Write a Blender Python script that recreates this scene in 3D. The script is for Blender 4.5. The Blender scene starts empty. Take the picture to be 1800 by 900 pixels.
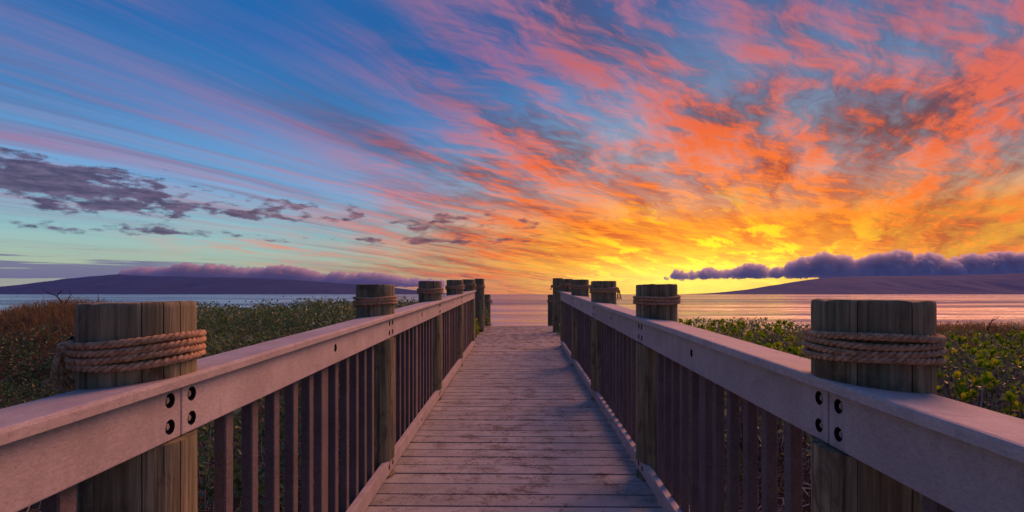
import bpy, bmesh, math, random
from mathutils import Vector, Matrix, noise as mnoise
R = math.radians
scene = bpy.context.scene
COL = scene.collection

# ------------------------------------------------------------------ measures
CZ = 5.0            # eye height above the sea
SL = 0.0309         # the boardwalk climbs gently towards the sea
SUN_AZ, SUN_EL = 38.0, 36.0      # degrees, azimuth from +Y towards +X

# ------------------------------------------------------------------ camera
cam_data = bpy.data.cameras.new('camera')
cam = bpy.data.objects.new('camera', cam_data)
COL.objects.link(cam)
cam.location = (0, 0, CZ)
cam.rotation_euler = (R(90), 0, R(0.73))
cam_data.sensor_width = 36.0
cam_data.lens = 18.8
cam_data.shift_y = 67.0 / 1800.0
cam_data.clip_start = 0.05
cam_data.clip_end = 120000.0
scene.camera = cam

# ------------------------------------------------------------------ node maths
class S:
    """A socket that can be calculated with."""
    nt = None
    def __init__(self, sock): self.s = sock
    @staticmethod
    def put(inp, v):
        if isinstance(v, S): S.nt.links.new(v.s, inp)
        else: inp.default_value = v
    @staticmethod
    def m(op, *a, clamp=False):
        n = S.nt.nodes.new('ShaderNodeMath'); n.operation = op; n.use_clamp = clamp
        for i, v in enumerate(a): S.put(n.inputs[i], v)
        return S(n.outputs[0])
    def __add__(a, b): return S.m('ADD', a, b)
    __radd__ = __add__
    def __mul__(a, b): return S.m('MULTIPLY', a, b)
    __rmul__ = __mul__
    def __sub__(a, b): return S.m('SUBTRACT', a, b)
    def __rsub__(a, b): return S.m('SUBTRACT', b, a)
    def __truediv__(a, b): return S.m('DIVIDE', a, b)
    def __rtruediv__(a, b): return S.m('DIVIDE', b, a)
    def __pow__(a, b): return S.m('POWER', a, b)
def smax(a, b): return S.m('MAXIMUM', a, b)
def smin(a, b): return S.m('MINIMUM', a, b)
def sat(a): return S.m('ADD', a, 0.0, clamp=True)
def step(x, a, b, lo=0.0, hi=1.0, smooth=True):
    n = S.nt.nodes.new('ShaderNodeMapRange')
    n.interpolation_type = 'SMOOTHSTEP' if smooth else 'LINEAR'
    S.put(n.inputs[0], x); S.put(n.inputs[1], a); S.put(n.inputs[2], b); S.put(n.inputs[3], lo); S.put(n.inputs[4], hi)
    return S(n.outputs[0])
def bell(x, c, w):
    t = (x - c) / w
    return S.m('EXPONENT', t * t * -1.0)
def comb(x, y, z=0.0):
    n = S.nt.nodes.new('ShaderNodeCombineXYZ')
    for i, v in enumerate((x, y, z)): S.put(n.inputs[i], v)
    return S(n.outputs[0])
def sep(v):
    n = S.nt.nodes.new('ShaderNodeSeparateXYZ'); S.put(n.inputs[0], v)
    return [S(o) for o in n.outputs]
def noise(v, scale=1.0, detail=4.0, rough=0.5, dist=0.0, col=False, lac=2.0):
    n = S.nt.nodes.new('ShaderNodeTexNoise')
    if v is not None: S.put(n.inputs['Vector'], v)
    n.inputs['Scale'].default_value = scale; n.inputs['Detail'].default_value = detail
    n.inputs['Roughness'].default_value = rough; n.inputs['Distortion'].default_value = dist
    n.inputs['Lacunarity'].default_value = lac
    return S(n.outputs[1 if col else 0])
def lin(c):
    return tuple(((v / 255.0) / 12.92 if v <= 10 else (((v / 255.0) + 0.055) / 1.055) ** 2.4) for v in c)
def ramp(x, stops, interp='LINEAR', srgb=True):
    n = S.nt.nodes.new('ShaderNodeValToRGB'); e = n.color_ramp.elements
    n.color_ramp.interpolation = interp
    while len(e) < len(stops): e.new(0.5)
    for k, (p, c) in enumerate(stops):
        e[k].position = p
        e[k].color = (*(lin(c) if srgb else c), 1.0)
    S.put(n.inputs[0], x)
    return S(n.outputs[0])
def mixc(f, a, b, mode='MIX'):
    n = S.nt.nodes.new('ShaderNodeMix'); n.data_type = 'RGBA'; n.blend_type = mode
    S.put(n.inputs[0], f)
    for i, v in ((6, a), (7, b)):
        S.put(n.inputs[i], v if isinstance(v, S) else (*v, 1.0))
    return S(n.outputs[2])
def scalec(c, f):
    n = S.nt.nodes.new('ShaderNodeVectorMath'); n.operation = 'SCALE'
    S.put(n.inputs[0], c); S.put(n.inputs['Scale'], f)
    return S(n.outputs[0])

# ------------------------------------------------------------------ sky
world = bpy.data.worlds.new('World'); scene.world = world
world.use_nodes = True
world.cycles.sampling_method = 'MANUAL'
world.cycles.sample_map_resolution = 512
S.nt = world.node_tree
S.nt.nodes.clear()
tc = S.nt.nodes.new('ShaderNodeTexCoord')
D = S(tc.outputs['Generated'])
dx, dy, dz = sep(D)
DEG = 57.29578
AZ = S.m('ARCTAN2', dx, dy) * DEG
EL = S.m('ARCSINE', dz) * DEG
ELc = smax(EL, 0.0)
# distance in degrees from the glow where the sun went down, flattened towards the horizon
da = AZ - 19.5
ga = S.m('SQRT', da * da * 0.50 + (ELc - 1.0) * (ELc - 1.0) * 2.3)
# clear air
elr = sat(ELc / 45.0)
clear_far = ramp(elr, [(0.0, (206, 196, 170)), (0.05, (190, 206, 166)), (0.13, (150, 200, 205)), (0.23, (128, 180, 226)),
                       (0.36, (70, 142, 204)), (0.52, (22, 108, 180)), (0.75, (18, 92, 160)), (1.0, (16, 76, 140))])
clear_near = ramp(elr, [(0.0, (255, 156, 10)), (0.06, (255, 190, 0)), (0.16, (252, 176, 50)), (0.28, (168, 204, 222)),
                        (0.42, (130, 172, 214)), (0.62, (64, 122, 184)), (1.0, (22, 82, 146))])
near_w = step(AZ - ELc * 0.8, -26.0, 4.0) * step(S.m('ABSOLUTE', da), 150.0, 60.0)
clear = mixc(near_w, clear_far, clear_near)
# high ice cloud: a flat sheet seen in perspective; long combed streaks on the left, a broken rippled sheet on the right
CA = R(31.0)
ux = dx * math.sin(CA) + dy * math.cos(CA)
vx = dx * math.cos(CA) - dy * math.sin(CA)
den = smax(dz, 0.0) + 0.07
U = ux / den
V = vx / den
rw = step(AZ - ELc * 0.25, -33.0, -2.0)
wrp = noise(comb(U * 0.22, V * 0.5, 3.0), 1.0, 2.0, 0.5) - 0.5
wrp2 = noise(comb(U * 0.7, V * 0.9, 9.0), 1.0, 4.0, 0.6) - 0.5
Vw = V + wrp * 0.5 + wrp2 * (0.10 + rw * 0.42)
Uw = U + wrp2 * rw * 0.9
streak = noise(comb(U * 0.16, Vw * 2.0, 0.0), 1.0, 5.0, 0.58)
fibre = noise(comb(U * 0.6, Vw * 8.5, 4.0), 1.0, 4.0, 0.62)
mott = noise(comb(Uw * 0.62 - V * 0.25, Vw * 2.1 + U * 0.18, 7.0), 1.0, 8.0, 0.64)
tuft = noise(comb(Uw * 2.2 + Vw * 2.6, Vw * 9.0 - U * 5.0, 1.7), 1.0, 5.0, 0.66)
big = noise(comb(U * 0.42, V * 0.62, 12.4), 1.0, 2.0, 0.5)
cov_r = mott * 1.05 + fibre * 0.26 + tuft * 0.56 + (big - 0.5) * 0.45
cov_l = streak * 1.0 + fibre * 0.45 + tuft * 0.05
a_r = step(cov_r, 0.72, 1.16) * 0.97
a_l = step(cov_l, 0.60, 0.98) * 0.85
alpha = a_r * rw + a_l * (1.0 - rw)
clear_low_left = step(AZ, -14.0, -30.0) * step(EL, 9.0, 4.5)
clear_top_left = bell(AZ, -28.0, 15.0) * step(EL, 15.0, 23.0)
alpha = alpha * (1.0 - clear_low_left * 0.85) * (1.0 - clear_top_left * 0.8)
low_warm = step(ga, 26.0, 9.0)
veil = (step(big, 0.30, 0.62) * 0.34 + 0.08) * step(EL, 4.0, 12.0) * (0.45 + rw * 0.55) * (1.0 - clear_top_left * 0.9)
alpha = 1.0 - (1.0 - alpha) * (1.0 - veil) * (1.0 - low_warm * 0.50)
# cloud colour by distance from the glow
gn = sat(ga / 64.0)
lit = ramp(gn, [(0.0, (255, 206, 0)), (0.09, (255, 178, 0)), (0.16, (255, 146, 2)), (0.25, (252, 122, 20)), (0.36, (244, 108, 52)),
                (0.45, (228, 108, 82)), (0.55, (196, 104, 110)), (0.70, (168, 112, 142)), (0.86, (152, 116, 152)), (1.0, (118, 104, 146))])
dark = ramp(gn, [(0.0, (246, 132, 0)), (0.10, (226, 96, 4)), (0.22, (178, 72, 24)), (0.36, (118, 72, 70)), (0.5, (92, 80, 108)),
                 (0.70, (78, 88, 132)), (1.0, (84, 100, 146))])
shn = noise(comb(Uw * 0.55 + 4.0, Vw * 2.9, 21.0), 1.0, 8.0, 0.64)
shade_r = step(shn + (tuft - 0.5) * 0.72 + (fibre - 0.5) * 0.16, 0.38, 0.62)
shade_l = step(noise(comb(U * 0.20 + 9.0, Vw * 3.4, 2.0), 1.0, 5.0, 0.58) + (fibre - 0.5) * 0.3, 0.36, 0.62)
shade = shade_r * rw + shade_l * (1.0 - rw)
cirrus = mixc(shade, dark, lit)
sky = mixc(alpha, clear, cirrus)
# bright yellow seams low over the glow
seam = step(noise(comb(Uw * 0.7, Vw * 2.4, 33.0), 1.0, 7.0, 0.64), 0.50, 0.60) * step(ga, 16.0, 5.0)
sky = mixc(seam * 0.9, sky, (1.25, 0.80, 0.0))
hot = bell(AZ, 19.0, 13.0) * bell(EL, 1.2, 2.2)
sky = mixc(hot * 0.8, sky, (1.55, 1.15, 0.10))
wisp = step(noise(comb(AZ * 0.11 + EL * 0.25, EL * 0.9 + AZ * 0.05, 40.0), 1.0, 6.0, 0.65, 0.6), 0.48, 0.64) * bell(AZ + EL * 1.5, -17.0, 9.0) * bell(EL, 4.3, 1.5)
sky = mixc(wisp * 0.85, sky, lin((238, 150, 120)))
sky = scalec(sky, 1.0 + step(ga, 24.0, 4.0) * 0.35)
# grey rags of lower cloud drifting in front
P2 = comb(AZ * 0.085, EL * 0.36, 0.0)
pw = noise(P2, 2.2, 4.0, 0.55, col=True)
rag = noise(comb(AZ * 0.20, EL * 0.62, 5.5), 1.35, 7.0, 0.62)
line1 = 9.1 - (AZ + 44.0) * 0.045
w1 = step(AZ, -8.0, -46.0, 1.25, 2.4)
band1 = S.m('EXPONENT', ((EL - line1) / w1) * ((EL - line1) / w1) * -1.0) * step(AZ, 12.0, -4.0)
band2 = bell(EL, 5.5, 0.55) * step(AZ, 8.0, -2.0)
thick = step(AZ, -20.0, -44.0)
ragm = step(rag + band1 * (0.27 + thick * 0.17) + band2 * 0.25, 0.715, 0.835)
ragm = ragm * sat(band1 * 2.5 + band2 * 2.0)
ragc = mixc(step(AZ, -40.0, 4.0), lin((72, 66, 92)), lin((112, 70, 74)))
ragc = mixc(step(noise(P2, 6.0, 5.0, 0.6), 0.35, 0.7), ragc, mixc(step(AZ, -40.0, 4.0), lin((112, 98, 126)), lin((168, 104, 96))))
sky = mixc(ragm * 0.93, sky, ragc)
# low grey layer at the far left
lay = step(noise(comb(AZ * 0.05, EL * 1.4, 2.0), 1.6, 5.0, 0.55) + bell(EL, 2.1, 0.9) * 0.35, 0.62, 0.72) * step(AZ, -26.0, -36.0) * step(EL, 4.6, 3.2)
sky = mixc(lay * 0.85, sky, lin((120, 114, 148)))
# away from the sunset the sky dims into dusk
away = step(S.m('ABSOLUTE', da), 98.0, 150.0)
sky = mixc(away * step(EL, 60.0, 35.0), sky, ramp(elr, [(0.0, (34, 34, 42)), (0.3, (38, 46, 66)), (1.0, (20, 66, 124))]))
sky = mixc(step(EL, -0.2, -1.5), sky, lin((70, 70, 96)))
bg = S.nt.nodes.new('ShaderNodeBackground'); S.put(bg.inputs[0], sky); bg.inputs[1].default_value = 1.0
wo = S.nt.nodes.new('ShaderNodeOutputWorld'); S.nt.links.new(bg.outputs[0], wo.inputs[0])

# ------------------------------------------------------------------ sun: the last glow of the sunset
sun_data = bpy.data.lights.new('sun', 'SUN')
sun_data.energy = 2.4
sun_data.color = (1.0, 0.37, 0.18)
sun_data.angle = R(34.0)
sun = bpy.data.objects.new('sun', sun_data); COL.objects.link(sun)
sd = Vector((math.sin(R(SUN_AZ)) * math.cos(R(SUN_EL)), math.cos(R(SUN_AZ)) * math.cos(R(SUN_EL)), math.sin(R(SUN_EL))))
sun.rotation_euler = sd.to_track_quat('Z', 'Y').to_euler()
sun.location = (6, 14, CZ + 3)

scene.view_settings.view_transform = 'Standard'
scene.view_settings.look = 'None'
scene.view_settings.exposure = 0.0
scene.view_settings.gamma = 1.0
scene.view_settings.use_curve_mapping = False
scene.render.engine = 'CYCLES'
scene.cycles.use_denoising = True
scene.cycles.max_bounces = 10
scene.cycles.diffuse_bounces = 1
scene.cycles.transparent_max_bounces = 6
scene.cycles.volume_bounces = 8

# ------------------------------------------------------------------ helpers for meshes
def tag(o, label=None, cat=None, group=None, kind=None):
    if label: o['label'] = label
    if cat: o['category'] = cat
    if group: o['group'] = group
    if kind: o['kind'] = kind
    return o
def mesh_from(name, verts, faces, smooth=False):
    me = bpy.data.meshes.new(name)
    me.from_pydata([tuple(v) for v in verts], [], faces)
    me.update()
    if smooth: me.polygons.foreach_set('use_smooth', [True] * len(me.polygons))
    return me
def add(name, me, mat=None, parent=None, loc=(0, 0, 0)):
    o = bpy.data.objects.new(name, me)
    COL.objects.link(o)
    if mat is not None and me is not None and not me.materials: me.materials.append(mat)
    o.location = loc
    if parent: o.parent = parent
    return o
def empty(name, loc=(0, 0, 0), parent=None):
    o = bpy.data.objects.new(name, None); COL.objects.link(o)
    o.location = loc; o.empty_display_size = 0.1
    if parent: o.parent = parent
    return o
def material(name):
    m = bpy.data.materials.new(name); m.use_nodes = True
    S.nt = m.node_tree
    p = m.node_tree.nodes['Principled BSDF']
    return m, p
def objco(kind='Object'):
    n = S.nt.nodes.new('ShaderNodeTexCoord')
    return S(n.outputs[kind])
def worldco():
    n = S.nt.nodes.new('ShaderNodeNewGeometry')
    return S(n.outputs['Position'])
def objrand():
    n = S.nt.nodes.new('ShaderNodeObjectInfo')
    return S(n.outputs['Random'])
def bump(h, p, strength=0.3, dist=0.01):
    n = S.nt.nodes.new('ShaderNodeBump')
    n.inputs['Strength'].default_value = strength; n.inputs['Distance'].default_value = dist
    S.put(n.inputs['Height'], h)
    S.nt.links.new(n.outputs[0], p.inputs['Normal'])
def vscale(v, f):
    n = S.nt.nodes.new('ShaderNodeVectorMath'); n.operation = 'MULTIPLY'
    S.put(n.inputs[0], v); n.inputs[1].default_value = f
    return S(n.outputs[0])

# ------------------------------------------------------------------ setting materials
M_sea, p = material('sea_water')
g = worldco(); gx, gy, gz = sep(g)
rr = S.m('SQRT', gx * gx + gy * gy)
# wind ripples, longer swells and slicks
w1 = noise(comb(gx * 0.05, gy * 0.16, 0.0), 1.0, 3.0, 0.45)
w2 = noise(comb(gx * 0.012, gy * 0.05, 4.0), 1.0, 4.0, 0.45)
w3 = noise(comb(gx * 0.45, gy * 1.1, 8.0), 1.0, 4.0, 0.6)
w4 = noise(comb(gx * 0.0022, gy * 0.010, 6.0), 1.0, 4.0, 0.5)
w5 = noise(comb(gx * 0.0025 + w4 * 0.4, gy * 0.013, 15.0), 1.0, 9.0, 0.68)
near = step(rr, 400.0, 60.0)
df = S.nt.nodes.new('ShaderNodeBsdfDiffuse'); df.inputs[0].default_value = (*lin((56, 100, 168)), 1)
gl = S.nt.nodes.new('ShaderNodeBsdfGlossy'); gl.inputs[0].default_value = (0.92, 0.94, 0.98, 1)
S.put(gl.inputs['Roughness'], step(w5, 0.35, 0.65, 0.08, 0.20))
bp = S.nt.nodes.new('ShaderNodeBump'); bp.inputs['Strength'].default_value = 0.80; bp.inputs['Distance'].default_value = 1.0
S.put(bp.inputs['Height'], w1 * 1.1 + w2 * 3.2 + w4 * 9.0 + w3 * 0.16 * near)
S.nt.links.new(bp.outputs[0], gl.inputs['Normal']); S.nt.links.new(bp.outputs[0], df.inputs['Normal'])
mx = S.nt.nodes.new('ShaderNodeMixShader'); S.put(mx.inputs[0], step(w5, 0.40, 0.60, 0.34, 0.86))     # wind-ruffled and slick water
S.nt.links.new(df.outputs[0], mx.inputs[1]); S.nt.links.new(gl.outputs[0], mx.inputs[2])
S.nt.links.new(mx.outputs[0], S.nt.nodes['Material Output'].inputs[0])

M_island, p = material('island_slope')
g = objco()
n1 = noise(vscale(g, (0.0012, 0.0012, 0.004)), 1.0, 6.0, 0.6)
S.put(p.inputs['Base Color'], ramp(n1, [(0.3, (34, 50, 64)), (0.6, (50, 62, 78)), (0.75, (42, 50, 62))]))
p.inputs['Roughness'].default_value = 0.95

M_cloud = bpy.data.materials.new('cloud'); M_cloud.use_nodes = True
nt_ = M_cloud.node_tree; nt_.nodes.clear()
cv = nt_.nodes.new('ShaderNodeVolumePrincipled')
cv.inputs['Color'].default_value = (1.0, 0.97, 0.985, 1); cv.inputs['Density'].default_value = 0.010; cv.inputs['Anisotropy'].default_value = 0.5
co_ = nt_.nodes.new('ShaderNodeOutputMaterial'); nt_.links.new(cv.outputs[0], co_.inputs['Volume'])

M_ground, p = material('dune_sand')
g = worldco()
n1 = noise(g, 1.3, 6.0, 0.6); n2 = noise(g, 22.0, 5.0, 0.65)
c = mixc(step(n1 + (n2 - 0.5) * 0.5, 0.40, 0.62), lin((92, 74, 56)), lin((58, 46, 36)))
S.put(p.inputs['Base Color'], c)
p.inputs['Roughness'].default_value = 0.95
bump(n2 + n1, p, 0.6, 0.03)

# ------------------------------------------------------------------ sea
SEA_R = 22000.0
verts, faces = [(0, 0, 0)], []
rings = [30, 60, 120, 300, 1000, 4000, SEA_R]
NS = 96
for r in rings:
    for k in range(NS):
        a = 2 * math.pi * k / NS
        verts.append((r * math.cos(a), r * math.sin(a), 0))
for k in range(NS): faces.append((0, 1 + k, 1 + (k + 1) % NS))
for i in range(len(rings) - 1):
    for k in range(NS):
        a = 1 + i * NS + k; b = 1 + i * NS + (k + 1) % NS
        faces.append((a, a + NS, b + NS, b))
sea = add('sea', mesh_from('sea', verts, faces), M_sea)
tag(sea, 'calm sea reaching the horizon, blue on the left and orange on the right', kind='structure')

# ------------------------------------------------------------------ islands
def px_dir(x, y):
    """azimuth tangent and slope of a point of the view, for placing far land by bearing."""
    return (x - 912) / 940.0, (517 - y) / 940.0
def interp(pts, x):
    if x <= pts[0][0]: return pts[0][1]
    for (a, b), (c, d) in zip(pts, pts[1:]):
        if x <= c:
            t = (x - a) / (c - a); return b + (d - b) * t
    return pts[-1][1]
def island(name, label, prof, dist, depth, seed):
    """prof: (bearing tangent, skyline slope). A ridge with gullied slopes on both sides."""
    x0, x1 = prof[0][0], prof[-1][0]
    nx, ny = 260, 44
    verts, faces = [], []
    for i in range(nx + 1):
        t = x0 + (x1 - x0) * i / nx
        H = interp(prof, t) * dist
        for j in range(ny + 1):
            q = j / ny * 2 - 1                    # -1 near shore .. 0 ridge .. 1 far shore
            yy = dist + q * depth * (0.35 + 0.65 * min(1, H / 350.0))
            xx = t * dist
            f = 1 - abs(q) ** 1.25
            n = mnoise.fractal(Vector((xx * 0.0011 + seed, yy * 0.0006, seed)), 1.0, 2.0, 6)
            gully = abs(mnoise.noise(Vector((xx * 0.0021 + seed * 3, yy * 0.0004, 2.0))))
            h = H * max(0, f) * (1 + 0.10 * n * (1 - f)) - H * 0.42 * gully * f * (1 - f) * 3
            verts.append((xx, yy, max(h, 0) + H * 0.035 * n * f - (6 if f < 0.02 else 0)))
    for i in range(nx):
        for j in range(ny):
            a = i * (ny + 1) + j
            faces.append((a, a + ny + 1, a + ny + 2, a + 1))
    o = add(name, mesh_from(name, verts, faces, True), M_island)
    tag(o, label, kind='structure')
    return o
LP = [(-300, 516.5), (-120, 512), (0, 508), (60, 501), (110, 493), (160, 485), (200, 481.5), (250, 484), (330, 486), (420, 487.5), (500, 490.5), (560, 494.5), (620, 499), (680, 504), (740, 511), (800, 516.6)]
RP = [(1215, 516.6), (1262, 514), (1310, 509), (1360, 501), (1400, 494), (1440, 488), (1480, 486), (1560, 485), (1640, 484.5), (1720, 482), (1800, 480), (1950, 478), (2150, 480), (2400, 495), (2600, 516.5)]
# profile in bearing tangent / slope at that bearing (level camera: slope is per metre of forward distance)
island('island_hills', 'long violet island across the water on the left, its top lost in cloud', [px_dir(*q) for q in LP], 15000.0, 3600.0, 1.7)
island('island_hills', 'purple island on the right rising from the orange horizon', [px_dir(*q) for q in RP], 14000.0, 3600.0, 5.1)

# ------------------------------------------------------------------ cloud banks resting over the islands
ico = bmesh.new(); bmesh.ops.create_icosphere(ico, subdivisions=3, radius=1.0)
ICO_V = [v.co.copy() for v in ico.verts]; ICO_F = [tuple(v.index for v in f.verts) for f in ico.faces]; ico.free()
def cloud_bank(label, top, base, dist, n, seed, size, flat=0.8, var=1.0):
    """heaped cloud: big billows along a flat base, each crowned with smaller ones"""
    rnd = random.Random(seed)
    verts, faces = [], []
    x0, x1 = top[0][0], top[-1][0]
    def puff(c, r, sq):
        off = len(verts)
        sv = Vector((rnd.uniform(0, 90), rnd.uniform(0, 90), rnd.uniform(0, 90)))
        for v in ICO_V:
            d = 1 + 0.16 * mnoise.noise(v * 1.3 + sv) + 0.10 * mnoise.noise(v * 3.1 + sv)
            verts.append((c[0] + v.x * r * d * 1.25, c[1] + v.y * r * d, c[2] + v.z * r * d * sq))
        faces.extend((a + off, b + off, c_ + off) for a, b, c_ in ICO_F)
    for k in range(n):
        t = x0 + (x1 - x0) * (k + 0.5 + rnd.uniform(-0.4, 0.4)) / n
        zt = interp(top, t) * dist; zb = interp(base, t) * dist
        h = max(zt - zb, 60.0) * rnd.choice((1.0, 1.0, 0.8, 1.1))
        lump = 0.90 - 0.10 * var + var * (0.40 * mnoise.noise(Vector((t * 13.0, seed, 0.5))) + 0.22 * mnoise.noise(Vector((t * 41.0, seed, 2.5))))
        h *= min(1.08, lump + rnd.uniform(-0.12, 0.12))
        r = max(70.0, min(h * 0.52, 430.0 * size))
        c = Vector((t * dist, dist + rnd.uniform(-350, 350), zb + max(h - r * flat, r * 0.25)))
        puff(c, r, flat)
        puff(Vector((c.x, c.y - 100, zb + max(h * 0.35, r * 0.30))), max(r * 1.1, h * 0.42), flat * 0.85)                      # foot of the billow
        for q in range(14):
            a = rnd.uniform(0, 6.28); e = rnd.uniform(-0.2, 1.3); rr_ = r * rnd.choice((0.13, 0.18, 0.24, 0.34)) * rnd.uniform(0.85, 1.15)
            d = Vector((math.cos(a) * math.cos(e) * 1.2, -abs(math.sin(a)) * math.cos(e), math.sin(e) * flat))
            puff(c + d * (r * 0.92), rr_, 0.9)
    raw = bpy.data.objects.new('tmp_bank', mesh_from('tmp_bank', verts, faces)); COL.objects.link(raw)
    md = raw.modifiers.new('r', 'REMESH'); md.mode = 'VOXEL'; md.voxel_size = 24.0
    me = bpy.data.meshes.new_from_object(raw.evaluated_get(bpy.context.evaluated_depsgraph_get()))
    bpy.data.objects.remove(raw)
    shift = []
    for v in me.vertices:                      # ragged, cauliflower edges
        q = v.co * 0.0052
        shift.append(v.co + v.normal * (95.0 * size * mnoise.fractal(q, 0.9, 2.1, 4) + 34.0 * abs(mnoise.noise(q * 4.1))))
    for v, c in zip(me.vertices, shift): v.co = c
    me.update()
    o = add('cloud_bank', me, M_cloud)
    tag(o, label, 'cloud')
    return o
LT = [(205, 478), (240, 468), (300, 463), (350, 460), (400, 464), (450, 466), (500, 468), (540, 475), (600, 479), (660, 481), (720, 485), (780, 493)]
LB = [(205, 485), (300, 491), (450, 494), (600, 502), (700, 504), (780, 505)]
RT = [(1168, 484), (1190, 476), (1215, 478), (1240, 470), (1275, 474), (1320, 464), (1345, 458), (1375, 462), (1395, 449), (1430, 452), (1460, 445), (1500, 450), (1540, 450), (1580, 433), (1640, 442), (1700, 446), (1740, 438), (1800, 430), (1900, 428), (2100, 440), (2300, 470)]
RB = [(1168, 491), (1300, 488), (1420, 487), (1470, 491), (1560, 491), (1800, 489), (2300, 490)]
cloud_bank('mauve cloud bank draped along the ridge of the left island', [px_dir(*q) for q in LT], [px_dir(*q) for q in LB], 26500.0, 95, 3, 0.7, 0.7, 0.35)
cloud_bank('puffy purple cumulus bank above the right island', [px_dir(*q) for q in RT], [px_dir(*q) for q in RB], 26500.0, 120, 8, 1.0, 0.85)

# ------------------------------------------------------------------ dune ground
def deck_z(y): return CZ - 1.03 + SL * y
def sstep(a, b, x):
    t = min(1, max(0, (x - a) / (b - a))); return t * t * (3 - 2 * t)
def ground_z(x, y):
    yy = min(max(y, -4), 12.5)
    z = deck_z(yy) - 0.55 + 0.50 * sstep(6.5, 10.0, y)            # sand meets the deck near its seaward end
    z += 0.46 * math.exp(-((x + 7.9) / 1.5) ** 2 - ((y - 9.2) / 2.2) ** 2) + 0.22 * math.exp(-((x + 9.0) / 3.0) ** 2 - ((y - 8.6) / 2.6) ** 2)      # grassy hump on the left
    z -= 0.10 * sstep(1.0, 6.0, x)
    z += 0.37 * math.exp(-((y - 8.6) / 1.5) ** 2) * sstep(3.6, 6.2, x)             # grassy crest on the right
    z += 0.05 * mnoise.noise(Vector((x * 0.7, y * 0.7, 0)))
    z += (-5.6) * sstep(11.3, 46.0, y) if y > 11.3 else 0
    z -= 0.7 * sstep(11.3, 13.5, y)
    return z
xs = [-220, -150, -100, -70, -50, -36, -26] + [-20 + 0.5 * k for k in range(81)] + [26, 36, 50, 70, 100, 150, 220]
ys = [-160, -90, -50, -30, -20, -12] + [-8 + 0.4 * k for k in range(76)] + [24, 27, 31, 36, 42, 50, 60, 80]
verts = [(x, y, ground_z(x, y)) for x in xs for y in ys]
faces = []
for i in range(len(xs) - 1):
    for j in range(len(ys) - 1):
        a = i * len(ys) + j
        faces.append((a, a + len(ys), a + len(ys) + 1, a + 1))
ground = add('ground', mesh_from('ground', verts, faces, True), M_ground)
tag(ground, 'sandy dune ground under the plants beside the boardwalk', kind='structure')

# ------------------------------------------------------------------ boardwalk materials
def composite(name, dark, light, stain):
    m, p = material(name)
    g = worldco()
    rnd = objrand()
    gr = noise(vscale(g, (190, 70, 190)), 1.0, 4.0, 0.75)
    sp = noise(g, 300.0, 3.0, 0.7)
    md = noise(g, 7.0, 5.0, 0.62)
    c = mixc(step(gr * 0.5 + md * 0.5, 0.36, 0.64), dark, light)
    c = scalec(c, 0.90 + rnd * 0.20)
    c = mixc(step(sp, 0.58, 0.70) * 0.45, c, lin((196, 184, 180)))
    c = mixc(step(sp, 0.42, 0.30) * 0.45, c, lin((60, 50, 52)))
    sm = noise(vscale(g, (18, 3.2, 18)), 1.0, 5.0, 0.66)
    c = mixc(step(sm, 0.50, 0.70) * 0.28, c, scalec(c, 0.66))
    if stain:
        s1 = noise(vscale(g, (5.5, 8.5, 1)), 1.0, 7.0, 0.68, 0.8)
        s2 = noise(vscale(g, (26, 34, 1)), 1.0, 5.0, 0.62, 1.6)
        gx, gy, gz = sep(g)
        mid = bell(gx, 0.0, 0.62)
        st = step(s1 * 0.62 + s2 * 0.5 + mid * 0.05, 0.60, 0.72)
        c = mixc(st * 0.68, c, lin((82, 62, 42)))
        sc = S.m('ABSOLUTE', noise(vscale(g, (17, 24, 1)), 1.0, 3.0, 0.5, 3.0) - 0.5)
        c = mixc(step(sc, 0.012, 0.004) * step(s1, 0.44, 0.58) * 0.55, c, lin((62, 50, 44)))
        # pale drifted sand towards the beach
        sn = step(noise(vscale(g, (4.5, 3.0, 1)), 1.0, 6.0, 0.7, 1.2) + step(gy, 4.5, 10.5) * 0.24, 0.60, 0.74)
        c = mixc(sn * 0.32 * step(gy, 3.5, 7.5), c, lin((178, 150, 122)))
        grn = step(noise(vscale(g, (9, 4, 1)), 1.0, 6.0, 0.7) + step(gy, 4.5, 10.0) * 0.16, 0.60, 0.72) * step(gy, 4.0, 8.0)
        c = mixc(grn * 0.55, c, lin((86, 66, 46)))
        S.put(p.inputs['Roughness'], step(s1, 0.3, 0.7, 0.52, 0.74))
        bump(gr * 0.5 + s2 * 0.6 + sp * 0.3, p, 0.35, 0.004)
    else:
        wx = noise(vscale(g, (30, 30, 2.2)), 1.0, 4.0, 0.6)
        c = mixc(step(wx * 0.6 + md * 0.5, 0.58, 0.72) * 0.5, c, scalec(c, 0.62))
        p.inputs['Roughness'].default_value = 0.72
        bump(gr * 0.5 + sp * 0.5, p, 0.12, 0.002)
    S.put(p.inputs['Base Color'], c)
    p.inputs['Specular IOR Level'].default_value = 0.4 if stain else 0.22
    return m
M_board = composite('composite_board', lin((182, 172, 168)), lin((212, 202, 198)), False)
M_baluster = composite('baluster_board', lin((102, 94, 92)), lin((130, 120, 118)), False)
M_plank = composite('deck_plank', lin((160, 162, 158)), lin((194, 194, 188)), True)

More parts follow.
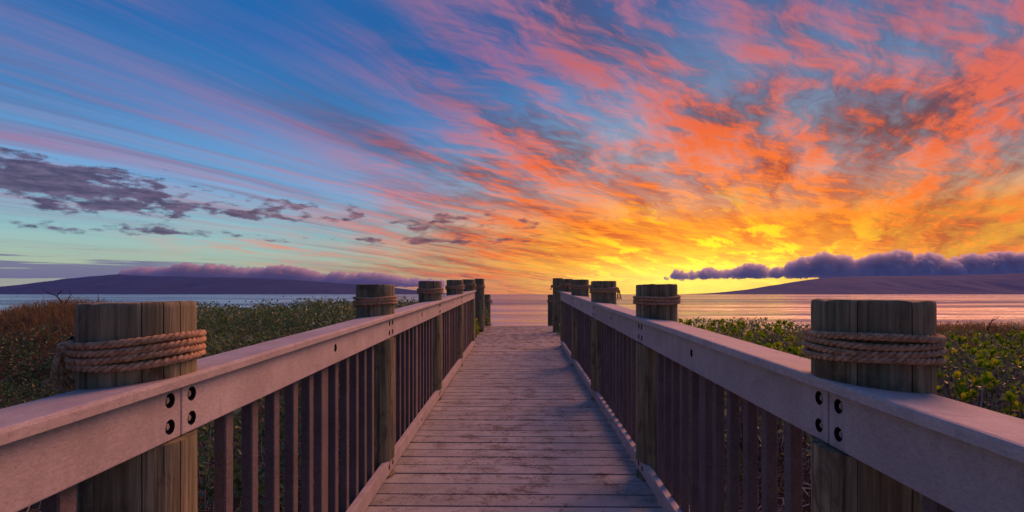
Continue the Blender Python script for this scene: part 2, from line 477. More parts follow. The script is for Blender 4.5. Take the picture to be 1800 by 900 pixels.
M_post, p = material('weathered_post')
g = objco(); gx, gy, gz = sep(g)
ang = S.m('ARCTAN2', gy, gx)
rnd = objrand()
gr = noise(comb(gx * 60.0, gy * 60.0, gz * 2.2 + rnd * 40.0), 1.0, 6.0, 0.65)
bl = noise(comb(gx * 9.0, gy * 9.0, gz * 5.0 + rnd * 70.0), 1.0, 5.0, 0.6, 1.2)
c = ramp(gr, [(0.28, (80, 72, 50)), (0.46, (142, 132, 98)), (0.70, (196, 182, 142))])
fine = noise(comb(gx * 150.0, gy * 150.0, gz * 3.0 + rnd * 9.0), 1.0, 3.0, 0.6)
c = mixc(step(fine, 0.46, 0.34) * 0.38, c, lin((64, 54, 40)))
c = mixc(step(bl, 0.52, 0.66) * 0.7, c, lin((78, 60, 42)))
c = mixc(step(noise(comb(gx * 6.0, gy * 6.0, gz * 2.0 + rnd * 20.0), 1.0, 4.0, 0.6), 0.45, 0.65) * 0.55, c, lin((96, 112, 88)))
S.put(p.inputs['Base Color'], c)
p.inputs['Roughness'].default_value = 0.82
bump(gr, p, 0.8, 0.008)

M_rope, p = material('manila_rope')
g = objco()
n1 = noise(g, 90.0, 4.0, 0.7); n2 = noise(g, 9.0, 3.0, 0.6)
c = mixc(step(n1, 0.3, 0.7), lin((172, 130, 92)), lin((240, 202, 160)))
c = mixc(step(n2, 0.45, 0.7) * 0.3, c, lin((140, 118, 98)))
S.put(p.inputs['Base Color'], c)
p.inputs['Roughness'].default_value = 0.9
bump(noise(g, 320.0, 3.0, 0.7), p, 0.7, 0.003)

M_steel, p = material('bolt_steel')
n1 = noise(objco(), 130.0, 4.0, 0.6)
S.put(p.inputs['Base Color'], ramp(n1, [(0.35, (130, 116, 108)), (0.65, (204, 192, 184))]))
p.inputs['Metallic'].default_value = 0.15
p.inputs['Roughness'].default_value = 0.5
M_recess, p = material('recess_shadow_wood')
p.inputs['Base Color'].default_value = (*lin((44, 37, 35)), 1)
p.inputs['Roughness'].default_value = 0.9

# ------------------------------------------------------------------ boardwalk deck
PITCH = 0.1325
deck = empty('boardwalk', (0, 4, deck_z(4)))
tag(deck, 'weathered grey plank boardwalk leading to the sea', kind='structure')
def box_mesh(name, sx, sy, sz, bev=0.0, seg=1):
    bm = bmesh.new(); bmesh.ops.create_cube(bm, size=1.0)
    for v in bm.verts: v.co = Vector((v.co.x * sx, v.co.y * sy, v.co.z * sz))
    if bev: bmesh.ops.bevel(bm, geom=bm.edges[:], offset=bev, segments=seg, affect='EDGES', profile=0.5)
    me = bpy.data.meshes.new(name); bm.to_mesh(me); bm.free()
    return me
plank_me = [box_mesh('plank', 1.52, PITCH - 0.0115, 0.034, 0.0026, 2) for k in range(1)]
plank_me[0].materials.append(M_plank)
rnd = random.Random(4)
k = 0; y = -1.5
while y < 11.45:
    o = bpy.data.objects.new('plank', plank_me[0]); COL.objects.link(o); o.parent = deck
    o.location = Vector((rnd.uniform(-0.006, 0.006) + 0.015, y, deck_z(y) - 0.017 + rnd.uniform(-0.0014, 0.0014))) - Vector(deck.location)
    o.rotation_euler = (math.atan(SL) + rnd.uniform(-0.006, 0.006), rnd.uniform(-0.0012, 0.0012), rnd.uniform(-0.0012, 0.0012))
    y += PITCH; k += 1
DECK_END = y - PITCH / 2
def shear_box(x0, x1, y0, y1, z0, z1):
    """box between two x, two y and two heights above the deck line, following the slope"""
    v = []
    for y in (y0, y1):
        for x, z in ((x0, z0), (x1, z0), (x1, z1), (x0, z1)):
            v.append((x, y, deck_z(y) + z))
    return v, [(0, 1, 2, 3), (7, 6, 5, 4), (0, 4, 5, 1), (1, 5, 6, 2), (2, 6, 7, 3), (3, 7, 4, 0)]
def rel(me, root):
    me.transform(Matrix.Translation(-Vector(root.location))); return me
def bevel_mesh(me, off, seg=2):
    bm = bmesh.new(); bm.from_mesh(me)
    bmesh.ops.recalc_face_normals(bm, faces=bm.faces[:])
    bmesh.ops.bevel(bm, geom=bm.edges[:], offset=off, segments=seg, affect='EDGES', profile=0.5)
    bm.to_mesh(me); bm.free(); return me
for x in (-0.70, -0.24, 0.24, 0.70):
    v, f = shear_box(x - 0.02, x + 0.02, -1.5, 11.4, -0.24, -0.0355)
    add('joist', rel(mesh_from('joist', v, f), deck), M_board, deck)

# ------------------------------------------------------------------ posts and ropes
def post_mesh(r, z0, z1, seed, side, face_x, cuts, tilt=0.0, taper=0.0, cr=10):
    """Round post about its own axis. side: +1 when the walkway lies towards +x.
    cuts: (bottom, top) heights where a rail is let into the walkway side."""
    rnd = random.Random(seed)
    ang = []
    cracks = []
    for k in range(cr):
        a = rnd.uniform(0, 2 * math.pi); wd = rnd.uniform(0.006, 0.014)
        cracks.append((a, wd, rnd.uniform(0.005, 0.012), rnd.uniform(z0, z1 - 0.05), rnd.uniform(0.10, 0.5)))
        ang += [a - wd, a, a + wd]
    # a few checks always break the top edge
    for k in range(9):
        a = rnd.uniform(0, 2 * math.pi); wd = rnd.uniform(0.007, 0.013)
        cracks.append((a, wd, rnd.uniform(0.005, 0.012), z1, rnd.uniform(0.15, 0.9))); ang += [a - wd, a, a + wd]
    nb = 96
    ang += [2 * math.pi * k / nb for k in range(nb)]
    ang = sorted(a % (2 * math.pi) for a in ang)
    an = [ang[0]]
    for a in ang[1:]:
        if a - an[-1] > 0.004: an.append(a)
    # rings: (height, clipped?, radius offset)
    zs = []
    marks = sorted(cuts)
    lo = z0
    for (cb, ct) in marks:
        n = max(2, int((cb - lo) / 0.06))
        zs += [(lo + (cb - lo) * i / n, False, 0) for i in range(n + 1)]
        zs += [(cb, True, 0), (ct, True, 0)]
        lo = ct
    n = max(2, int((z1 - 0.012 - lo) / 0.05))
    zs += [(lo + (z1 - 0.012 - lo) * i / n, False, 0) for i in range(n + 1)]
    zs += [(z1 - 0.004, False, -0.0008), (z1 - 0.001, False, -0.0032), (z1, False, -0.0068)]
    sv = Vector((seed * 1.7, seed * 0.3, 0))
    verts, faces = [], []
    for (z, clip, dr) in zs:
        for a in an:
            ca, sa = math.cos(a), math.sin(a)
            rad = r + dr + taper * (z1 - z)
            rad += r * 0.035 * mnoise.noise(Vector((ca * 0.9, sa * 0.9, z * 1.2)) + sv)
            rad += r * 0.012 * mnoise.noise(Vector((ca * 5, sa * 5, z * 1.5)) + sv)
            for (c0, wd, dp, zc, zl) in cracks:
                d = abs((a - c0 + math.pi) % (2 * math.pi) - math.pi)
                if d < wd * 0.6:
                    e = 1 - min(1, abs(z - zc) / zl)
                    rad -= dp * min(1.0, e * 2.5)
            x, y_ = rad * ca, rad * sa
            if clip:
                x = min(x, face_x) if side > 0 else max(x, face_x)
            zz = z + SL * y_ * (1 if z < z1 - 0.02 and (clip or any(abs(z - q) < 1e-6 for c in cuts for q in c)) else 0)
            if z > z1 - 0.02: zz += tilt * x + 0.003 * mnoise.noise(Vector((ca * 3, sa * 3, seed)))
            verts.append((x, y_, zz))
    n = len(an)
    for i in range(len(zs) - 1):
        for k in range(n):
            a = i * n + k; b = i * n + (k + 1) % n
            faces.append((a, b, b + n, a + n))
    base = (len(zs) - 1) * n
    verts.append((0, 0, z1 + 0.001)); c = len(verts) - 1
    for k in range(n): faces.append((base + k, base + (k + 1) % n, c))
    me = mesh_from('post', verts, faces, True)
    try: me.set_sharp_from_angle(angle=R(35))
    except Exception: pass
    return me
def tube(verts, faces, path, rad, sides=6, closed=False):
    off = len(verts); n = len(path)
    for i, pnt in enumerate(path):
        a = path[(i - 1) % n] if (closed or i > 0) else path[i]
        b = path[(i + 1) % n] if (closed or i < n - 1) else path[i]
        t = (b - a).normalized()
        u = t.orthogonal() if i == 0 else (u - t * u.dot(t))
        u.normalize(); w = t.cross(u)
        rr = rad(i / max(1, n - 1)) if callable(rad) else rad
        for k in range(sides):
            q = 2 * math.pi * k / sides
            verts.append(pnt + u * (rr * math.cos(q)) + w * (rr * math.sin(q)))
    for i in range(n if closed else n - 1):
        for k in range(sides):
            a = off + i * sides + k; b = off + i * sides + (k + 1) % sides
            c_ = off + ((i + 1) % n) * sides + (k + 1) % sides; d = off + ((i + 1) % n) * sides + k
            faces.append((a, b, c_, d))
def strand_path(centre, n, rr, twists, phase):
    """three-strand lay: a path circling round a centre line"""
    out = []
    N = n
    for i in range(N):
        t = i / (N - 1)
        pnt = centre(t); tg = (centre(min(1, t + 1e-3)) - centre(max(0, t - 1e-3))).normalized()
        up = Vector((0, 0, 1)); s_ = tg.cross(up)
        if s_.length < 1e-4: s_ = Vector((1, 0, 0))
        s_.normalize(); w = s_.cross(tg)
        q = 2 * math.pi * twists * t + phase
        out.append(pnt + (s_ * math.cos(q) + w * math.sin(q)) * rr)
    return out
def rope_coil(r, turns, rope_r, detail, seed, tilt, tilt_az, knot_az, knot):
    """turns of laid rope round a post, resting against it; returns one mesh"""
    rnd = random.Random(seed)
    verts, faces = [], []
    sag = [rnd.uniform(-0.002, 0.002) for _ in range(turns)]
    for t in range(turns):
        z0 = (t - (turns - 1) / 2) * rope_r * 1.93
        R0 = r + rope_r * 0.92 + rnd.uniform(0, 0.002)
        ph = rnd.uniform(0, 6.28)
        def centre(u, z0=z0, R0=R0, ph=ph, t=t):
            a = knot_az + 2 * math.pi * u
            zz = z0 + tilt * math.cos(a - tilt_az) + 0.003 * math.sin(2 * a + ph) + (u - 0.5) * rope_r * 0.9
            return Vector((R0 * math.cos(a), R0 * math.sin(a), zz))
        L = 2 * math.pi * R0; tw = int(L / (rope_r * 5.2))
        for s3 in range(3):
            tube(verts, faces, strand_path(centre, int(tw * detail), rope_r * 0.50, tw, s3 * 2.0944 + ph), rope_r * 0.56, 6)
    if knot:
        # a lumpy overhand knot and two short tails on the outer side
        kc = Vector(((r + rope_r * 2.2) * math.cos(knot_az), (r + rope_r * 2.2) * math.sin(knot_az), tilt * math.cos(knot_az - tilt_az)))
        tan = Vector((-math.sin(knot_az), math.cos(knot_az), 0)); nr = Vector((math.cos(knot_az), math.sin(knot_az), 0))
        def kn(u):
            q = u * 2 * math.pi * 1.5
            return kc + tan * (rope_r * 1.9 * math.sin(q)) + Vector((0, 0, 1)) * (rope_r * 2.2 * math.cos(q * 0.67 + 0.4)) + nr * (rope_r * 1.0 * math.sin(q * 2 + 1))
        for s3 in range(3):
            tube(verts, faces, strand_path(kn, 40, rope_r * 0.46, 5, s3 * 2.0944), rope_r * 0.56, 5)
        for sg in (-1, 1):
            ln = rnd.uniform(0.04, 0.075)
            def tail(u, sg=sg, ln=ln):
                return kc + tan * (sg * rope_r * 1.2 + sg * ln * 0.45 * u) + Vector((0, 0, -1)) * (ln * u * u) + nr * (rope_r * 0.8 * (1 - u) + 0.012 * u)
            for s3 in range(3):
                tube(verts, faces, strand_path(tail, 14, rope_r * 0.46, 2, s3 * 2.0944), lambda u: rope_r * 0.56 * (1 - 0.3 * u), 5)
            for q in range(26):                                           # frayed fibres
                e = tail(1.0); d = Vector((rnd.gauss(0, 1), rnd.gauss(0, 1), rnd.gauss(-0.6, 0.8))).normalized() * rnd.uniform(0.010, 0.026)
                tube(verts, faces, [e, e + d * 0.5, e + d + Vector((0, 0, -0.004))], 0.0007, 3)
    # loose hairs
    for q in range(int(26 * detail / 8)):
        a = rnd.uniform(0, 6.28); z = rnd.uniform(-1, 1) * turns * rope_r
        e = Vector(((r + rope_r * 1.9) * math.cos(a), (r + rope_r * 1.9) * math.sin(a), z + tilt * math.cos(a - tilt_az)))
        d = Vector((math.cos(a) * 0.006, math.sin(a) * 0.006, rnd.uniform(-0.012, 0.004)))
        tube(verts, faces, [e, e + d], 0.0005, 3)
    return mesh_from('rope', verts, faces, True)

# ------------------------------------------------------------------ railings
POST_YL = [-0.69, 1.05, 2.79, 4.53, 6.27, 8.01]
POST_YR = [-0.66, 1.10, 2.79, 4.53, 6.27, 8.01]
def cyl_mesh(rad, x0, x1, seg=20, hole=None):
    bm = bmesh.new(); bmesh.ops.create_cone(bm, cap_ends=True, segments=seg, radius1=rad, radius2=rad, depth=abs(x1 - x0))
    bmesh.ops.rotate(bm, verts=bm.verts[:], cent=(0, 0, 0), matrix=Matrix.Rotation(math.pi / 2, 3, 'Y'))
    bmesh.ops.translate(bm, verts=bm.verts[:], vec=((x0 + x1) / 2, 0, 0))
    me = bpy.data.meshes.new('cyl'); bm.to_mesh(me); bm.free(); return me
def drilled(me, holes, sgn, face_x, rad, depth):
    """counterbore holes into the walkway face of a board (mesh in world space)"""
    if not holes: return me
    o = bpy.data.objects.new('tmp_board', me); COL.objects.link(o)
    cut = bmesh.new()
    for (y, z) in holes:
        m2 = cyl_mesh(rad, face_x + sgn * 0.01, face_x - sgn * depth, 24)
        m2.transform(Matrix.Translation((0, y, z)))
        cut.from_mesh(m2); bpy.data.meshes.remove(m2)
    cm = bpy.data.meshes.new('tmp_cut'); cut.to_mesh(cm); cut.free()
    co = bpy.data.objects.new('tmp_cut', cm); COL.objects.link(co)
    md = o.modifiers.new('b', 'BOOLEAN'); md.object = co; md.operation = 'DIFFERENCE'; md.solver = 'EXACT'
    dg = bpy.context.evaluated_depsgraph_get()
    res = bpy.data.meshes.new_from_object(o.evaluated_get(dg))
    bpy.data.objects.remove(o); bpy.data.objects.remove(co)
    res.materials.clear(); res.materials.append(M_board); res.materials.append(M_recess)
    for pl in res.polygons:                    # shade inside the counterbores, painted with the dark material
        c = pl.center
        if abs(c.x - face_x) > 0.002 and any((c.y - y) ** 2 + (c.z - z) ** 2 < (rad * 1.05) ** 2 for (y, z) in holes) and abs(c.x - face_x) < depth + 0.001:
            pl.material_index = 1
    return res
def bolt_mesh():
    """hex-headed bolt on a round washer, axis along x"""
    bm = bmesh.new()
    def disc(rad, x0, x1, seg):
        r_ = bmesh.ops.create_cone(bm, cap_ends=True, segments=seg, radius1=rad, radius2=rad * 0.94, depth=x1 - x0)
        bmesh.ops.rotate(bm, verts=r_['verts'], cent=(0, 0, 0), matrix=Matrix.Rotation(math.pi / 2, 3, 'Y'))
        bmesh.ops.translate(bm, verts=r_['verts'], vec=((x0 + x1) / 2, 0, 0))
    disc(0.0088, 0.0, 0.0130, 20); disc(0.0076, 0.0130, 0.0195, 6); disc(0.0045, 0.0195, 0.0210, 12)
    me = bpy.data.meshes.new('bolt'); bm.to_mesh(me); bm.free(); me.materials.append(M_steel); return me
BOLT = bolt_mesh()
bal_me = {}
def railing(sgn, P, label, seed):
    """sgn: +1 for the railing on the left (walkway towards +x), -1 for the right one.
    P: distances from the eye line."""
    rnd = random.Random(seed)
    X = lambda d: -sgn * d
    root = empty('railing', (X(P['post']), 4.0, deck_z(4.0)))
    tag(root, label, 'railing')
    eye = 1.03                                              # eye line above the deck
    zc_i, zc_o = eye - P['cap_hi'], eye - P['cap_ho']       # cap top, inner and outer
    th = P['cap_t']
    z_rt, z_rb = zc_i - th, eye - P['rail_b']               # rail board top and bottom
    zb_t, zb_b = P['bot_t'], 0.016                          # bottom rail
    fx, th_r = P['face'], 0.030
    Y_END = 8.10
    # cap boards, joined between posts
    ends = [-1.55, 1.92, 5.40, Y_END]
    for a, b in zip(ends, ends[1:]):
        v = []
        ny = 24
        prof = [(P['cap_i'], zc_i - th), (P['cap_i'], zc_i - 0.006), (P['cap_i'] + 0.0018, zc_i - 0.0018), (P['cap_i'] + 0.006, zc_i), (P['cap_o'] - 0.006, zc_o), (P['cap_o'] - 0.0018, zc_o - 0.0018),
                (P['cap_o'], zc_o - 0.006), (P['cap_o'], zc_o - th)]
        faces = []
        m = len(prof)
        for i in range(ny + 1):
            y = a + 0.001 + (b - a - 0.002) * i / ny
            wob = 0.0016 * mnoise.noise(Vector((y * 1.3, seed, 0)))
            for (d, z) in prof: v.append((X(d) + wob, y, deck_z(y) + z + wob))
        for i in range(ny):
            for q in range(m):
                c0 = i * m + q; c1 = i * m + (q + 1) % m
                faces.append((c0, c1, c1 + m, c0 + m))
        faces.append(tuple(range(m))); faces.append(tuple(ny * m + q for q in reversed(range(m))))
        me = mesh_from('cap_board', v, faces)
        bm = bmesh.new(); bm.from_mesh(me); bmesh.ops.recalc_face_normals(bm, faces=bm.faces[:]); bm.to_mesh(me); bm.free()
        add('cap_board', rel(me, root), M_board, root)
    # rail boards from post to post with bolts in counterbores
    zm = (z_rt + z_rb) / 2; dzb = (z_rt - z_rb) * 0.24
    POST_Y = POST_YL if sgn > 0 else POST_YR
    bays = list(zip(POST_Y, POST_Y[1:]))
    for bi, (a, b) in enumerate(bays):
        y0, y1 = a + 0.0016, (b - 0.0016 if bi < len(bays) - 1 else Y_END)
        def board(zlo, zhi, holes, nm):
            v, f = shear_box(X(fx), X(fx + th_r), y0, y1, zlo, zhi)
            me = bevel_mesh(mesh_from(nm, v, f), 0.0025, 2)
            me = drilled(me, holes, sgn, X(fx), 0.0145, 0.025)
            o = add(nm, rel(me, root), M_board, root)
            for (y, z) in holes:
                q = bpy.data.objects.new('bolt', BOLT); COL.objects.link(q); q.parent = o
                q.location = Vector((X(fx) - sgn * 0.0249, y, z)) - Vector(root.location)
                q.rotation_euler = (rnd.uniform(0, 1), 0, 0 if sgn > 0 else math.pi)
            return o
        pit = (b - a - 0.46) / 10
        mid = a + 0.23 + pit * 5 + 0.02
        hs = []
        for yy in (a + 0.034, b - 0.034):
            for sg in (-1, 1): hs.append((yy, deck_z(yy) + zm + sg * dzb + rnd.uniform(-0.002, 0.002)))
        hs.append((mid, deck_z(mid) + zm + dzb * 0.2))
        board(z_rb, z_rt - 0.0006, hs, 'rail_board')
        zq = (zb_t + zb_b) / 2
        hs = [(yy, deck_z(yy) + zq) for yy in (a + 0.040, b - 0.040)] + [(mid, deck_z(mid) + zq)]
        board(zb_b, zb_t, hs, 'bottom_rail')
        # balusters behind the boards
        for k in range(11):
            yb = a + 0.23 + pit * k + rnd.uniform(-0.003, 0.003)
            wide = k == 5
            w = 0.070 if wide else 0.036
            key = (wide,)
            h = z_rt - 0.012 - (zb_b + 0.004)
            me = bal_me.get((sgn, wide))
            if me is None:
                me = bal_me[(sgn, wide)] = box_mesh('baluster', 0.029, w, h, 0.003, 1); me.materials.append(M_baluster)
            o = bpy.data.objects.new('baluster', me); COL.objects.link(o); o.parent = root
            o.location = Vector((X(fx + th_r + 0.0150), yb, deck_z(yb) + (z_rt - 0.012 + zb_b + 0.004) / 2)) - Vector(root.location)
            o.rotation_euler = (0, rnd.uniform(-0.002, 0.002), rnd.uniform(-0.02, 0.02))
    # posts with rope
    for i, y in enumerate(POST_Y):
        zd = deck_z(y)
        zt = zd + eye - P['tops'][i]
        me = post_mesh(P['r'][i], ground_z(X(P['post']), y) - 0.35 - zd, zt - zd, seed * 10 + i, sgn, sgn * (P['post'] - fx - th_r + 0.002), [(zb_b - 0.004, zb_t + 0.003), (z_rb - 0.003, zc_i - 0.003)], P['tilt'][i])
        po = add('post', me, M_post, root, Vector((X(P['post']), y, zd)) - Vector(root.location))
        if i > 0:
            zr = eye - P['rope'][i]
            rm = rope_coil(P['r'][i] + 0.001, P['turns'] if i < 2 else 3, 0.0072 if i < 2 else 0.0074, 9 if i < 3 else 6, seed * 7 + i, P['rtilt'][i], P['rtaz'][i], P['kaz'][i], P['knot'][i])
            add('rope', rm, M_rope, po, (0, 0, zr))
    return root
PL = dict(post=0.751, face=0.668, cap_i=0.645, cap_o=0.806, cap_hi=0.189, cap_ho=0.2025, cap_t=0.020, rail_b=0.3125, bot_t=0.088,
          r=[0.098, 0.0985, 0.098, 0.098, 0.098, 0.096], tops=[0.05, 0.049, 0.036, 0.030, 0.028, 0.027], tilt=[0, 0.02, 0.0, 0, 0, 0], turns=4,
          rope=[0, 0.139, 0.120, 0.112, 0.115, 0.115], rtilt=[0, 0.005, 0.002, 0.002, 0.002, 0.004], rtaz=[0, 0.3, 0.5, 0, 0, 0], kaz=[0, 3.6, 1.4, 1.5, 1.4, -0.7], knot=[0, 1, 0, 0, 0, 1])
PR = dict(post=0.716, face=0.632, cap_i=0.607, cap_o=0.775, cap_hi=0.2025, cap_ho=0.2165, cap_t=0.021, rail_b=0.341, bot_t=0.085,
          r=[0.103, 0.1065, 0.105, 0.105, 0.103, 0.098], tops=[0.05, 0.046, 0.036, 0.030, 0.025, 0.022], tilt=[0, -0.012, 0.01, 0, 0, 0], turns=4,
          rope=[0, 0.136, 0.118, 0.108, 0.110, 0.108], rtilt=[0, 0.004, 0.001, 0.002, 0.002, 0.002], rtaz=[0, 2.4, 0.5, 0, 0, 0], kaz=[0, 0.8, 0.5, 0.1, -0.1, -1.6], knot=[0, 0, 0, 1, 1, 1])
rail_l = railing(1, PL, 'left boardwalk railing with rope-wrapped posts, its inner face lit pink by the sunset', 3)
rail_r = railing(-1, PR, 'right boardwalk railing with rope-wrapped posts, its inner face in blue shade', 6)

# ------------------------------------------------------------------ free-standing posts where the walk meets the beach
for (x, y, top, r, lab, sd, kz) in [
        (-0.748, 10.2, 0.022, 0.092, 'tall free post with thin rope just past the end of the left railing', 41, 2.6),
        (-0.735, 12.25, 0.385, 0.088, 'short rope-wrapped post at the left edge where the boardwalk drops to the beach', 42, 0.2),
        (0.742, 10.2, 0.012, 0.096, 'tall free post with thin rope just past the end of the right railing', 43, 3.0),
        (0.750, 12.25, 0.39, 0.088, 'short rope-wrapped post at the right edge where the boardwalk drops to the beach', 44, 0.4)]:
    zd = deck_z(y)
    gz0 = ground_z(x, y)
    root = empty('wooden_post', (x, y, gz0))
    tag(root, lab, 'post', 'free-standing posts at the beach end')
    me = post_mesh(r, -0.4, zd + 1.03 - top - gz0, sd, 1, 9.0, [], 0.0, 0.0, 8)
    add('shaft', me, M_post, root)
    add('rope', rope_coil(r + 0.001, 3, 0.0085, 5, sd, 0.004, 1.0, kz, True), M_rope, root, (0, 0, zd + 1.03 - top - gz0 - 0.15))

# ------------------------------------------------------------------ plant materials
def geo_out(name):
    n = S.nt.nodes.new('ShaderNodeNewGeometry'); return S(n.outputs[name])
def leaf_material(name, stops, rough=0.45, trans=0.45, per='island'):
    m, p = material(name)
    r = geo_out('Random Per Island') if per == 'island' else objrand()
    g = worldco()
    n1 = noise(g, 3.0, 4.0, 0.6)
    c = ramp(sat(r * 0.75 + (n1 - 0.35) * 0.6), stops)
    S.put(p.inputs['Base Color'], c)
    p.inputs['Roughness'].default_value = rough
    p.inputs['Specular IOR Level'].default_value = 0.5
    tr = S.nt.nodes.new('ShaderNodeBsdfTranslucent'); S.put(tr.inputs[0], c)
    mx = S.nt.nodes.new('ShaderNodeMixShader'); mx.inputs[0].default_value = trans
    S.nt.links.new(p.outputs[0], mx.inputs[1]); S.nt.links.new(tr.outputs[0], mx.inputs[2])
    S.nt.links.new(mx.outputs[0], S.nt.nodes['Material Output'].inputs[0])
    return m
M_hedge = leaf_material('hedge_leaf', [(0.0, (58, 82, 46)), (0.35, (94, 128, 72)), (0.62, (124, 152, 96)), (0.80, (148, 172, 132)), (0.92, (128, 110, 66)), (1.0, (150, 96, 56))], 0.34, 0.40)
M_scrub = leaf_material('scrub_leaf', [(0.0, (50, 84, 50)), (0.4, (84, 124, 70)), (0.7, (118, 150, 104)), (0.9, (150, 146, 96)), (1.0, (172, 132, 72))], 0.4, 0.3)
M_naup = leaf_material('naupaka_leaf', [(0.0, (84, 126, 26)), (0.4, (124, 172, 36)), (0.7, (164, 192, 44)), (0.90, (206, 190, 44)), (1.0, (222, 150, 34))], 0.42, 0.5)
M_naupo = leaf_material('broad_leaf', [(0.0, (110, 160, 44)), (0.5, (150, 194, 62)), (1.0, (186, 212, 88))], 0.38, 0.35, 'object')
M_yellow = leaf_material('yellowed_leaf', [(0.0, (200, 144, 26)), (1.0, (222, 168, 40))], 0.45, 0.3, 'object')
M_grass = leaf_material('dry_dune_grass', [(0.0, (104, 92, 62)), (0.3, (140, 122, 84)), (0.6, (180, 144, 92)), (0.8, (112, 122, 76)), (1.0, (88, 108, 66))], 0.7, 0.4)
M_twig, p = material('bare_twig')
r_ = geo_out('Random Per Island')
S.put(p.inputs['Base Color'], ramp(r_, [(0.0, (72, 58, 50)), (0.4, (120, 104, 92)), (0.7, (172, 160, 150)), (1.0, (214, 206, 200))]))
p.inputs['Roughness'].default_value = 0.85
M_dark, p = material('dark_stem')
p.inputs['Base Color'].default_value = (*lin((64, 50, 42)), 1); p.inputs['Roughness'].default_value = 0.85

def inside(x, y):
    """clear of the walkway and its railings"""
    return not (-0.93 < x < 0.90 and y < 12.6)
def leaf_quad(verts, faces, c, d, n, L, W):
    s_ = d.cross(n)
    o = len(verts)
    verts.extend((c, c + d * (L * 0.5) + s_ * W * 0.5 + n * (W * 0.12), c + d * L - n * (L * 0.08), c + d * (L * 0.5) - s_ * W * 0.5 + n * (W * 0.12)))
    faces.extend(((o, o + 1, o + 2), (o, o + 2, o + 3)))
def rand_dir(rnd, up=0.3):
    v = Vector((rnd.gauss(0, 1), rnd.gauss(0, 1), rnd.gauss(up, 0.8)))
    return v.normalized()
def rz(v): return v + CZ

# ------------------------------------------------------------------ left hedge: small glossy leaves on fine twigs
def top_left(x, y):
    t = x / max(y, 0.5)
    a = -0.86 + 0.66 * sstep(1.0, 6.2, y)
    a += 0.07 * sstep(-0.55, -0.25, t) * sstep(4, 6, y)
    a -= 0.22 * sstep(-0.60, -0.78, t)
    a -= 0.50 * sstep(8.2, 11.5, y)
    a += 0.12 * mnoise.noise(Vector((x * 1.1, y * 1.1, 1.0))) + 0.09 * mnoise.noise(Vector((x * 3.1, y * 3.1, 5.0)))
    return rz(a)
def top_right(x, y):
    t = x / max(y, 0.5)
    a = -0.95 + 0.50 * sstep(1.0, 5.0, y) + 0.04 * sstep(5, 8, y)
    a -= 0.45 * sstep(8.6, 11.5, y)
    a += 0.08 * mnoise.noise(Vector((x * 1.1, y * 1.1, 7.0))) + 0.05 * mnoise.noise(Vector((x * 3.1, y * 3.1, 9.0)))
    return rz(a)
def thicket(name, label, topf, x0, x1, y0, y1, nleaf, ntwig, seed, mat, size, keep, shell=0.28):
    rnd = random.Random(seed)
    root = empty(name, ((x0 + x1) / 2, (y0 + y1) / 2, ground_z((x0 + x1) / 2, (y0 + y1) / 2)))
    tag(root, label, None, None, 'stuff')
    verts, faces = [], []
    n = 0
    while n < nleaf:
        # more leaves where they are nearer
        y = y0 + (y1 - y0) * rnd.random() ** 1.1; x = rnd.uniform(x0, x1)
        if not inside(x, y) or not keep(x, y): 
            n += 0.2; continue
        zt = topf(x, y); zg = ground_z(x, y)
        if zt - zg < 0.05: n += 0.2; continue
        clump = mnoise.noise(Vector((x * 4.0, y * 4.0, seed)))
        depth = abs(rnd.gauss(0, 1)) * shell * 0.6 * (1 + 0.5 * clump)
        z = zt + 0.05 * clump - min(depth, zt - zg)
        if clump < -0.25 and rnd.random() < 0.6: n += 0.3; continue
        if rnd.random() < 0.02: z += rnd.uniform(0.02, 0.13)
        d = rand_dir(rnd, 0.7); nn = rand_dir(rnd, 1.0); nn = (nn - d * nn.dot(d)).normalized()
        L = size * rnd.uniform(0.7, 1.35)
        leaf_quad(verts, faces, Vector((x, y, z)), d, nn, L, L * rnd.uniform(0.42, 0.62))
        n += 1
    o = add('foliage', mesh_from('foliage', verts, faces), mat); o.parent = root; o.location = -Vector(root.location)
    o['kind'] = 'stuff'
    verts, faces = [], []
    for k in range(ntwig):
        y = y0 + (y1 - y0) * rnd.random() ** 1.1; x = rnd.uniform(x0, x1)
        if not inside(x, y) or not keep(x, y): continue
        zt = topf(x, y); zg = ground_z(x, y)
        b = Vector((x, y, zg + (zt - zg) * rnd.uniform(0.0, 0.55)))
        up = rnd.uniform(0.55, 1.06) * (zt - b.z)
        s_ = Vector((rnd.gauss(0, 0.10), rnd.gauss(0, 0.10), up))
        e = Vector((rnd.gauss(0, 0.03), rnd.gauss(0, 0.03), 0))
        pth = [b, b + s_ * 0.35 + e, b + s_ * 0.7 - e * 0.5, b + s_]
        if not all(inside(q.x, q.y) for q in pth): continue
        tube(verts, faces, pth, lambda u: 0.0035 * (1 - 0.7 * u), 3)
    o = add('twigs', mesh_from('twigs', verts, faces), M_twig); o.parent = root; o.location = -Vector(root.location)
    o['kind'] = 'stuff'
    return root
thicket('shrub_thicket', 'dense dark green small-leaved shrub thicket behind the left railing', top_left, -8.2, -0.95, 2.1, 10.8, 64000, 2600, 11, M_hedge, 0.040,
        lambda x, y: x / y > -0.80 - 0.10 * mnoise.noise(Vector((x, y, 3))))
thicket('shrub_thicket', 'brown-green scrub on the sandy rise left of the nearest left post', lambda x, y: ground_z(x, y) + 0.19 + 0.14 * mnoise.noise(Vector((x * 1.7, y * 1.7, 2))), -9.5, -1.4, 2.0, 9.0, 46000, 1400, 12, M_scrub, 0.050,
        lambda x, y: x / y < -0.66 and ((x + 8.5) / 2.3) ** 2 + ((y - 9.4) / 1.7) ** 2 > 1.0 + 0.5 * mnoise.noise(Vector((x, y, 8))))
